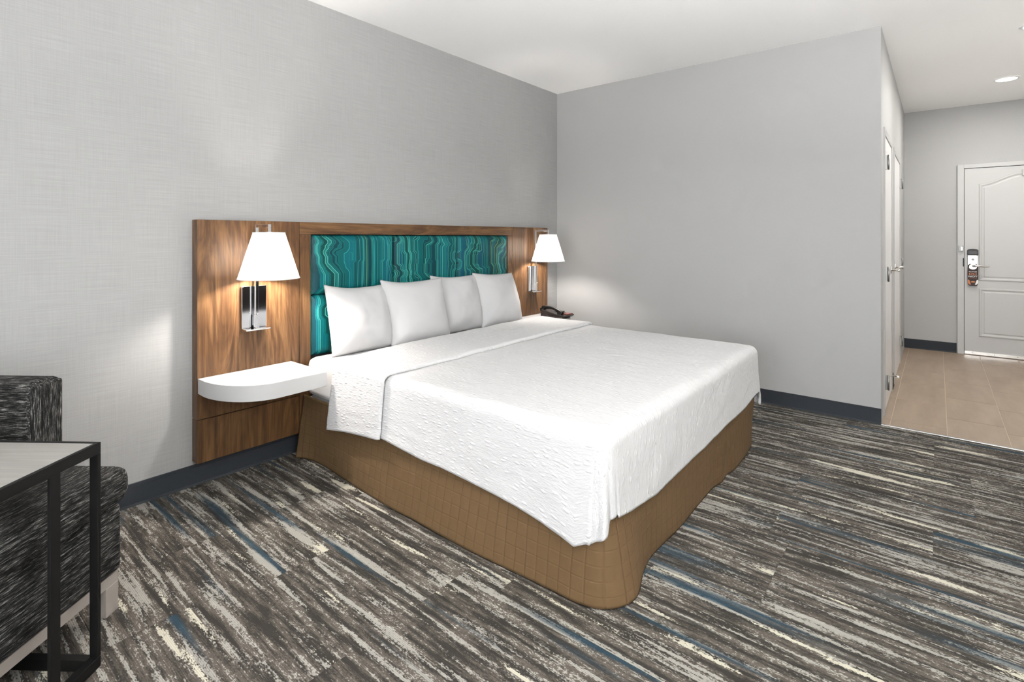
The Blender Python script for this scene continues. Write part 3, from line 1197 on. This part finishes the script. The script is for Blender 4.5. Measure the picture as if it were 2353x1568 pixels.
so = sk.modifiers.new('thickness', 'SOLIDIFY')
so.thickness = 0.004
so.offset = -1

# coverlet -----------------------------------------------------------------
ZT = 0.603
KXL, KXR, KYF = -2.784, -0.806, -2.108      # outer faces of the draped cloth
RC = 0.055                                   # edge rounding


def hem_left(y):
    return np.interp(-y, [0.30, 0.91, 1.17, 1.30, 1.49, 1.70, 1.84, 1.935, 1.99, 2.04], [0.305, 0.300, 0.277, 0.277, 0.263, 0.248, 0.228, 0.209, 0.194, 0.222])


def hem_foot(x):
    return np.interp(x, [-2.79, -2.64, -2.42, -2.12, -1.86, -1.5, -1.16, -0.98, -0.88], [0.318, 0.294, 0.270, 0.272, 0.274, 0.294, 0.299, 0.322, 0.320])


def roll(m, hem, flare):
    """arc length m over the edge -> (horizontal distance beyond the inner line, drop); the inner line lies RC inside the face"""
    q = RC * math.pi / 2
    if m <= 0: return m, 0.0
    if m < q:
        a = m / RC
        return RC * math.sin(a), RC * (1 - math.cos(a))
    t = (m - q)
    return RC + flare * t, RC + t


def drape(u, v, lift=0.0, hl=hem_left, hf_=hem_foot, foot=True, umax=0.5, vmax=0.5):
    """u: fabric x in metres (0 at bed left inner line), v: fabric length; overhang mapped to the hem fraction"""
    W = (KXR - KXL) - 2 * RC
    x0_, x1_, yf_ = KXL + RC, KXR - RC, KYF + RC
    a = max(-u, 0.0); b = max(u - W, 0.0); c = max(yf_ - v, 0.0) if foot else 0.0
    side = max(a, b)
    q = RC * math.pi / 2
    zt = ZT + lift
    if side <= 0 and c <= 0:
        return (x0_ + u, v, zt)
    sg = -1 if a > 0 else 1
    xe = x0_ if a > 0 else x1_

    def drop(m, full, hem):
        L = (zt - hem) - RC + q            # arc length down to the hem
        mm = m / full * L
        return mm
    if c <= 0:
        mm = drop(side, umax, hl(v))
        h, d = roll(mm, 0, 0.075 + 0.015 * math.sin(v * 5.0))
        return (xe + sg * (h + lift), v, zt - d)
    if side <= 0:
        xx = x0_ + u
        mm = drop(c, vmax, hf_(xx))
        h, d = roll(mm, 0, 0.055 + 0.015 * math.sin(xx * 4.0))
        return (xx, yf_ - (h + lift), zt - d)
    m = max(side / umax, c / vmax)
    fi = math.pi / 4 * ((c / vmax) / (side / umax)) if side / umax >= c / vmax else math.pi / 2 - math.pi / 4 * ((side / umax) / (c / vmax))
    w = fi / (math.pi / 2)
    if sg < 0:
        hm = np.interp(w, [0, 0.3, 0.5, 0.65, 1.0], [0.222, 0.245, 0.262, 0.305, 0.318])
    else:
        hm = np.interp(w, [0, 0.4, 0.62, 0.8, 1.0], [0.24, 0.215, 0.225, 0.30, 0.320])
    L = (zt - hm) - RC + q
    mm = m * L
    h, d = roll(mm, 0, 0.05)
    t = min(1, max(0, (mm - q) / 0.3))
    fold = 0.020 * t * math.exp(-((w - 0.42) / 0.16) ** 2) - 0.006 * t * math.exp(-((w - 0.66) / 0.10) ** 2)
    nx_, ny_ = sg * math.cos(fi), -math.sin(fi)
    hh = h + fold + lift
    return (xe + nx_ * hh, yf_ + ny_ * hh, zt - d)


def cloth(name, us, vs, lift, parent, mat, seed, amp=0.004, **kw):
    P = np.zeros((len(us), len(vs), 3)); UVm = np.zeros((len(us), len(vs), 2))
    for i, u in enumerate(us):
        for j, v in enumerate(vs):
            x, y, z = drape(u, v, lift, **kw)
            n1 = noise.noise(Vector((u * 6, v * 6, seed))) * amp + noise.noise(Vector((u * 26, v * 11, seed + 4))) * amp * 0.35
            hang = min(1.0, max(0.0, (ZT - 0.06 - z) / 0.2))
            P[i, j] = (x - n1 * 1.2 * hang * (1 if x < -1.8 else -1), y - n1 * 1.2 * hang * (1 if y < -2.03 else 0), z + n1 * (1 - hang) + n1 * 0.6 * hang)
            UVm[i, j] = (u, v)
    me = grid_mesh(name, P, UVm)
    return link_mesh(name, me, mat, parent, True)


Wc = (KXR - KXL) - 2 * RC
UM = VM = 0.42
cv = thing('coverlet', 'white puckered coverlet draped over the bed with its top turned back', 'coverlet', ((BXL + BXR) / 2, -1.3, 0.58))
us = np.concatenate([np.linspace(-UM, 0, 43)[:-1], np.linspace(0, Wc, 170), np.linspace(Wc, Wc + UM, 43)[1:]])
vs = np.concatenate([np.linspace(KYF + RC - VM, KYF + RC, 43)[:-1], np.linspace(KYF + RC, -0.445, 150)])
o = cloth('spread', us, vs, 0.0, cv, M['cover'], 1.0, umax=UM, vmax=VM)
s_ = o.modifiers.new('thickness', 'SOLIDIFY'); s_.thickness = 0.006; s_.offset = -1
# turned-back band
hb_l = lambda y: np.interp(-y, [0.36, 0.41, 0.587, 0.78, 0.885], [0.240, 0.242, 0.272, 0.292, 0.300]) - 0.0
vs2 = np.linspace(-0.89, -0.405, 56)
us2 = us
o = cloth('turned_back_band', us2, vs2, 0.022, cv, M['cover'], 1.0, amp=0.004, hl=hb_l, foot=False, umax=UM, vmax=VM)
# round the two long edges of the band down on to the spread
co_ = np.empty(len(o.data.vertices) * 3)
o.data.vertices.foreach_get('co', co_)
c3 = co_.reshape(len(us2), len(vs2), 3)
zoff = OFF[o.name]
for j, v in enumerate(vs2):
    dd = min(v - vs2[0], vs2[-1] - v)
    k_ = max(0.0, 1 - dd / 0.022)
    dz = 0.018 * (1 - math.sqrt(max(0, 1 - k_ * k_)))
    top = np.clip((c3[:, j, 2] + zoff.z - 0.50) / 0.1, 0, 1)
    c3[:, j, 2] -= dz * top
    c3[:, j, 0] += (1 - top) * dz * 0.8 * np.where(c3[:, j, 0] + zoff.x < -1.8, 1, -1)
    wh = (v - vs2[0]) / (vs2[-1] - vs2[0])
    ub = np.where(us2 < 0, np.clip(1 + us2 / UM, 0, 1), np.clip(1 - us2 / 0.30, 0, 1))
    c3[:, j, 1] += wh * (-0.055 * ub + 0.035 * np.clip(us2 / 0.3 - 1, 0, 1) * np.clip((Wc - us2) / 0.2, 0, 1))
    # slight sway of the band edge
    c3[:, j, 1] += 0.008 * np.sin(np.linspace(0, 9, len(us2)) + (0 if j > 28 else 1.7))
o.data.vertices.foreach_set('co', c3.ravel())
o['label'] = 'turned-back top of the coverlet'
s_ = o.modifiers.new('thickness', 'SOLIDIFY'); s_.thickness = 0.017; s_.offset = -1

# pillows --------------------------------------------------------------------


def pillow(loc, w_, h_, th, yaw_, lean, label, seed, roll_=0.0):
    n = 44
    P = []
    faces = []
    a = np.linspace(-1, 1, n)
    U, V = np.meshgrid(a, a, indexing='ij')
    pinch = 0.105
    Xp = w_ / 2 * U * (1 - 0.045 * (1 - V ** 2) * np.abs(U) ** 2)
    Zp = h_ / 2 * V * (1 - np.where(V > 0, pinch * 1.35, 0.012) * (1 - U ** 2) * np.abs(V) ** 2)
    Zp -= 0.022 * np.clip(U, 0, 1) ** 2 * (V > 0) * V ** 3
    prof = ((1 - np.abs(U) ** 2.6) * (1 - np.abs(V) ** 2.6)).clip(0) ** 0.62
    # belly a little lower than the middle
    T_ = th / 2 * prof * (1.0 - 0.18 * V)
    wr_ = np.zeros_like(U)
    for i in range(n):
        for j in range(n):
            wr_[i, j] = noise.noise(Vector((U[i, j] * 1.6, V[i, j] * 1.6, seed))) * 0.012 + noise.noise(Vector((U[i, j] * 4, V[i, j] * 4, seed + 9))) * 0.004
    edge = np.minimum(1 - np.abs(U), 1 - np.abs(V))
    wr_ *= np.clip(edge * 4, 0, 1)
    bendy = 0.02 * np.sin(U * 1.7 + seed) * (V > 0) * V
    front = np.stack([Xp, -T_ - wr_ + bendy, Zp], -1)
    back = np.stack([Xp, T_ * 0.8 - wr_ * 0.4 + bendy, Zp], -1)
    me = bpy.data.meshes.new('pillow')
    idx = np.arange(n * n).reshape(n, n)
    # back shares its border with the front
    bidx = np.full((n, n), -1)
    verts = front.reshape(-1, 3).tolist()
    for i in range(n):
        for j in range(n):
            if i in (0, n - 1) or j in (0, n - 1):
                bidx[i, j] = idx[i, j]
            else:
                bidx[i, j] = len(verts)
                verts.append(back[i, j].tolist())
    fs = []
    for i in range(n - 1):
        for j in range(n - 1):
            fs.append((idx[i, j], idx[i + 1, j], idx[i + 1, j + 1], idx[i, j + 1]))
            fs.append((bidx[i, j], bidx[i, j + 1], bidx[i + 1, j + 1], bidx[i + 1, j]))
    R = Matrix.Rotation(yaw_, 4, 'Z') @ Matrix.Rotation(-lean, 4, 'X') @ Matrix.Rotation(roll_, 4, 'Y')
    verts = [R @ (Vector(v) + Vector((0, 0, h_ / 2))) for v in verts]
    me.from_pydata([tuple(v) for v in verts], [], [tuple(int(q) for q in f) for f in fs])
    me.update()
    me.materials.append(M['pillow'])
    me.polygons.foreach_set('use_smooth', [True] * len(me.polygons))
    o = bpy.data.objects.new('pillow', me)
    COL.objects.link(o)
    zmin = min(v.z for v in verts)
    o.location = (loc[0], loc[1], loc[2] - zmin)
    OFF[o.name] = Vector(loc)
    return setp(o, label, 'pillow', 'white pillows against the headboard')


pillow((-2.448, -0.238, 0.580), 0.45, 0.435, 0.18, -0.04, 0.26, 'white pillow nearest the left lamp, leftmost of four on the bed', 1.0, 0.0)
pillow((-2.030, -0.290, 0.580), 0.50, 0.450, 0.19, -0.06, 0.28, 'white pillow second from the left lamp, its right corner over its neighbour', 2.3, 0.0)
pillow((-1.580, -0.228, 0.580), 0.45, 0.445, 0.17, -0.04, 0.24, 'white pillow third from the left lamp, half hidden behind its neighbour', 3.9, 0.0)
pillow((-1.165, -0.270, 0.580), 0.49, 0.445, 0.19, -0.04, 0.27, 'white pillow nearest the telephone, rightmost of four on the bed', 5.2, 0.0)

# ------------------------------------------------------------------ telephone
ph_ = thing('telephone', 'dark brown corded desk telephone on the right nightstand shelf', 'telephone', (-0.465, -0.315, 0.566))
z0 = 0.5665
bx0, bx1, ya, yb = -0.550, -0.385, -0.195, -0.445
bm = bmesh.new()
sec = [(ya, z0 + 0.006), (ya, z0 + 0.058), (ya - 0.012, z0 + 0.066), (yb + 0.07, z0 + 0.034), (yb, z0 + 0.030), (yb - 0.006, z0 + 0.020), (yb + 0.02, z0 + 0.004), (ya - 0.03, z0 + 0.002)]
A = [bm.verts.new((bx0, y, z)) for y, z in sec]
B = [bm.verts.new((bx1, y, z)) for y, z in sec]
bm.faces.new(A); bm.faces.new(B[::-1])
for i in range(len(sec)):
    bm.faces.new((A[i], A[(i + 1) % len(sec)], B[(i + 1) % len(sec)], B[i]))
from_bm('body', bm, M['phone_brown'], ph_, bevel=0.003)
box('faceplate', (bx0 + 0.065, bx1 - 0.010, yb + 0.003, yb + 0.068, z0 + 0.028, z0 + 0.037), M['phone_red'], ph_, bevel=0.002)
kp = box('keypad', (bx0 + 0.075, bx1 - 0.015, yb + 0.085, yb + 0.18, z0 + 0.045, z0 + 0.050), M['black_plastic'], ph_)
for i in range(3):
    for j in range(4):
        xk, yk = bx0 + 0.085 + i * 0.023, yb + 0.095 + j * 0.021
        box('key', (xk, xk + 0.014, yk, yk + 0.012, z0 + 0.050, z0 + 0.0535), M['grey_leg'], kp)
hs = []
for i in range(17):
    t = i / 16
    hs.append((bx0 + 0.030, ya - 0.005 - 0.215 * t, z0 + 0.084 - 0.036 * t + 0.022 * math.sin(math.pi * t) - 0.004))
hrad = [0.019 - 0.006 * math.sin(math.pi * i / 16) for i in range(17)]
tube('handset', hs, hrad, M['black_plastic'], ph_, n=14)
for t in (0.06, 0.92):
    q = hs[int(t * 16)]
    box('handset_cap', (q[0] - 0.020, q[0] + 0.020, q[1] - 0.022, q[1] + 0.022, q[2] - 0.034, q[2] - 0.002), M['black_plastic'], ph_, bevel=0.008)
cp = []
for i in range(260):
    t = i / 259
    base_ = Vector((bx0 - 0.012 - 0.012 * math.sin(math.pi * t), ya - 0.08 - 0.165 * t, z0 + 0.0105))
    ang = t * 2 * math.pi * 26
    cp.append(base_ + Vector((math.cos(ang) * 0.0065, 0, math.sin(ang) * 0.0065)))
tube('coiled_cord', cp, 0.0022, M['phone_brown'], ph_, n=5)

# ------------------------------------------------------------------ armchair and C-table (turned about 37 degrees to the walls)
ANG = math.radians(37.4)
RZ = ANG - math.pi / 2       # local x = facing direction, local y = chair width, away from the camera
ac = thing('armchair', 'charcoal tweed armchair with taupe legs standing in the corner beside the black table', 'armchair', (-3.838, -0.782, 0), RZ, local=True)
WD, DP = 0.74, 0.74


def soft(name, b, mat, r, seg=4):
    return box(name, b, mat, ac, bevel=r, seg=seg, smooth=True)


soft('seat_base', (-DP, 0.012, -WD, 0.008, 0.135, 0.372), M['tweed_y'], 0.022)
# T-shaped seat cushion
bm = bmesh.new()
add_box(bm, -0.58, 0.045, -WD + 0.115, -0.115, 0.375, 0.500)
o = from_bm('seat_cushion', bm, M['tweed_y'], ac, True, 0.05, 5)
o2 = None
pts = [(-0.60, -WD + 0.118), (-0.19, -WD + 0.118), (-0.19, -WD - 0.012), (0.048, -WD - 0.012), (0.048, 0.014), (-0.19, 0.014), (-0.19, -0.118), (-0.60, -0.118)]
bpy.data.objects.remove(o)
bm = bmesh.new()
a_ = [bm.verts.new((x, y, 0.376)) for x, y in pts]
b_ = [bm.verts.new((x, y, 0.502)) for x, y in pts]
bm.faces.new(a_[::-1]); bm.faces.new(b_)
for i in range(len(pts)):
    bm.faces.new((a_[i], a_[(i + 1) % 8], b_[(i + 1) % 8], b_[i]))
from_bm('seat_cushion', bm, M['tweed_y'], ac, True, 0.046, 5)
AF = -0.20
for ya_, yb_ in ((-0.112, 0.004), (-WD - 0.004, -WD + 0.112)):
    arm = soft('arm', (-DP, AF, ya_, yb_, 0.374, 0.808), M['tweed_x'], 0.022)
    pf = box('arm_front', (AF - 0.018, AF + 0.006, ya_ + 0.004, yb_ - 0.004, 0.38, 0.800), M['tweed_z'], arm, bevel=0.010, seg=3, smooth=True)
soft('backrest', (-DP - 0.10, -DP + 0.09, -WD, 0.0, 0.374, 0.83), M['tweed_y'], 0.03)
soft('back_cushion', (-DP + 0.092, -DP + 0.20, -WD + 0.118, -0.118, 0.48, 0.82), M['tweed_y'], 0.04)
boxes('base_rail', [(-0.040, 0.0, -WD + 0.0, -0.0, 0.098, 0.134), (-DP, -DP + 0.04, -WD, 0.0, 0.098, 0.134),
                    (-DP + 0.04, -0.040, -0.04, 0.0, 0.098, 0.134), (-DP + 0.04, -0.040, -WD, -WD + 0.04, 0.098, 0.134)], M['grey_leg'], ac)
for lx_, ly_ in ((-0.045, -0.052), (-0.045, -WD), (-DP, -0.052), (-DP, -WD)):
    box('leg', (lx_, lx_ + 0.046, ly_, ly_ + 0.052, 0.0, 0.0985), M['grey_leg'], ac, bevel=0.002)

TABLE = thing('side_table', 'black metal C-shaped side table with grey wood-look top', 'side table', (-3.942, -1.039, 0), RZ, local=True)
TDX, TDY, TH = 0.50, 0.465, 0.673
BT = 0.033
box('table_top', (-TDX + 0.012, -0.012, -TDY + 0.012, -0.012, TH - 0.018, TH - 0.0015), M['laminate'], TABLE)
for nm, b in (('top_rail', (-0.0115, 0, -TDY, 0, TH - BT, TH)), ('top_rail', (-TDX, -TDX + 0.0115, -TDY, 0, TH - BT, TH)),
              ('top_rail', (-TDX + 0.0115, -0.0115, -0.0115, 0, TH - BT, TH)), ('top_rail', (-TDX + 0.0115, -0.0115, -TDY, -TDY + 0.0115, TH - BT, TH)),
              ('upright', (-0.026, 0, -0.012, 0, BT, TH - BT)), ('upright', (-0.009, 0, -0.166, -0.134, BT, TH - BT)),
              ('upright', (-0.009, 0, -0.331, -0.299, BT, TH - BT)), ('upright', (-0.026, 0, -TDY, -TDY + 0.012, BT, TH - BT)),
              ('base_rail', (-0.026, 0, -TDY, 0, 0.0, BT)), ('base_rail', (-TDX, -0.026, -0.026, 0, 0.0, BT)),
              ('base_rail', (-TDX, -0.026, -TDY, -TDY + 0.026, 0.0, BT))):
    box(nm, b, M['black_metal'], TABLE, bevel=0.0012, seg=1)

# ------------------------------------------------------------------ unseen lamp added by the front wall, behind the camera, for ceiling-bounced fill
lx, ly = -3.45, -3.88
added_lamp = thing('added_fill_lamp', 'added, unseen fill lamp with white bowl and glass globe by the front wall', 'lamp', (lx, ly, 0))
cyl('lamp_base', (lx, ly, 0), (lx, ly, 0.022), 0.14, M['steel'], added_lamp, r1=0.13, n=40)
cyl('pole', (lx, ly, 0.022), (lx, ly, 1.32), 0.012, M['steel'], added_lamp, n=16)
bm = bmesh.new()
prev = None
for rr, zz in ((0.03, 1.32), (0.09, 1.335), (0.15, 1.37), (0.185, 1.43), (0.19, 1.44), (0.18, 1.432), (0.145, 1.378), (0.085, 1.347), (0.02, 1.335)):
    ring = [bm.verts.new((lx + rr * math.cos(2 * math.pi * i / 40), ly + rr * math.sin(2 * math.pi * i / 40), zz)) for i in range(40)]
    if prev:
        for i in range(40):
            bm.faces.new((prev[i], prev[(i + 1) % 40], ring[(i + 1) % 40], ring[i]))
    prev = ring
bm.faces.new(prev)
from_bm('lamp_bowl', bm, M['white_metal'], added_lamp, True)
area_light('fill_lamp_uplight', (lx, ly, 1.405), (math.pi, 0, 0), 0.20, 0.20, FILL_UP_W, (1, 0.985, 0.965), 'DISK')

bmb = bmesh.new()
bmesh.ops.create_uvsphere(bmb, u_segments=28, v_segments=18, radius=0.13)
bmesh.ops.translate(bmb, verts=bmb.verts, vec=(lx, ly, 1.585))
from_bm('glass_globe', bmb, M['bulb'], added_lamp, True)
l = bpy.data.lights.new('fill_globe_light', 'POINT')
l.energy = FILL_GLOBE_W
l.color = (1, 0.985, 0.965)
l.shadow_soft_size = 0.12
lo = bpy.data.objects.new('fill_globe_light', l)
COL.objects.link(lo)
lo.location = (lx, ly, 1.585)

# ------------------------------------------------------------------ unseen dresser, added on the front wall for its dark reflection in the lamp plates
dr = thing('dresser', 'long dark brown dresser added unseen against the front wall for its reflection', 'dresser', (-1.25, YS + 0.26, 0))
M['espresso'] = simple('espresso_wood', (0.018, 0.013, 0.010, 1), 0.35, 0.0, 0.3)
box('carcass', (-2.15, -0.35, YS + 0.005, YS + 0.48, 0.06, 0.74), M['espresso'], dr, bevel=0.003)
box('top', (-2.17, -0.33, YS + 0.005, YS + 0.51, 0.741, 0.77), M['espresso'], dr, bevel=0.003)
box('plinth', (-2.12, -0.38, YS + 0.02, YS + 0.44, 0.0, 0.0595), M['espresso'], dr)
for i in range(3):
    for j in range(2):
        xa, za = -2.13 + i * 0.595, 0.08 + j * 0.33
        d_ = box('drawer', (xa, xa + 0.585, YS + 0.4805, YS + 0.50, za, za + 0.31), M['espresso'], dr, bevel=0.002)
        box('handle', (xa + 0.22, xa + 0.365, YS + 0.5005, YS + 0.515, za + 0.24, za + 0.252), M['steel'], d_)
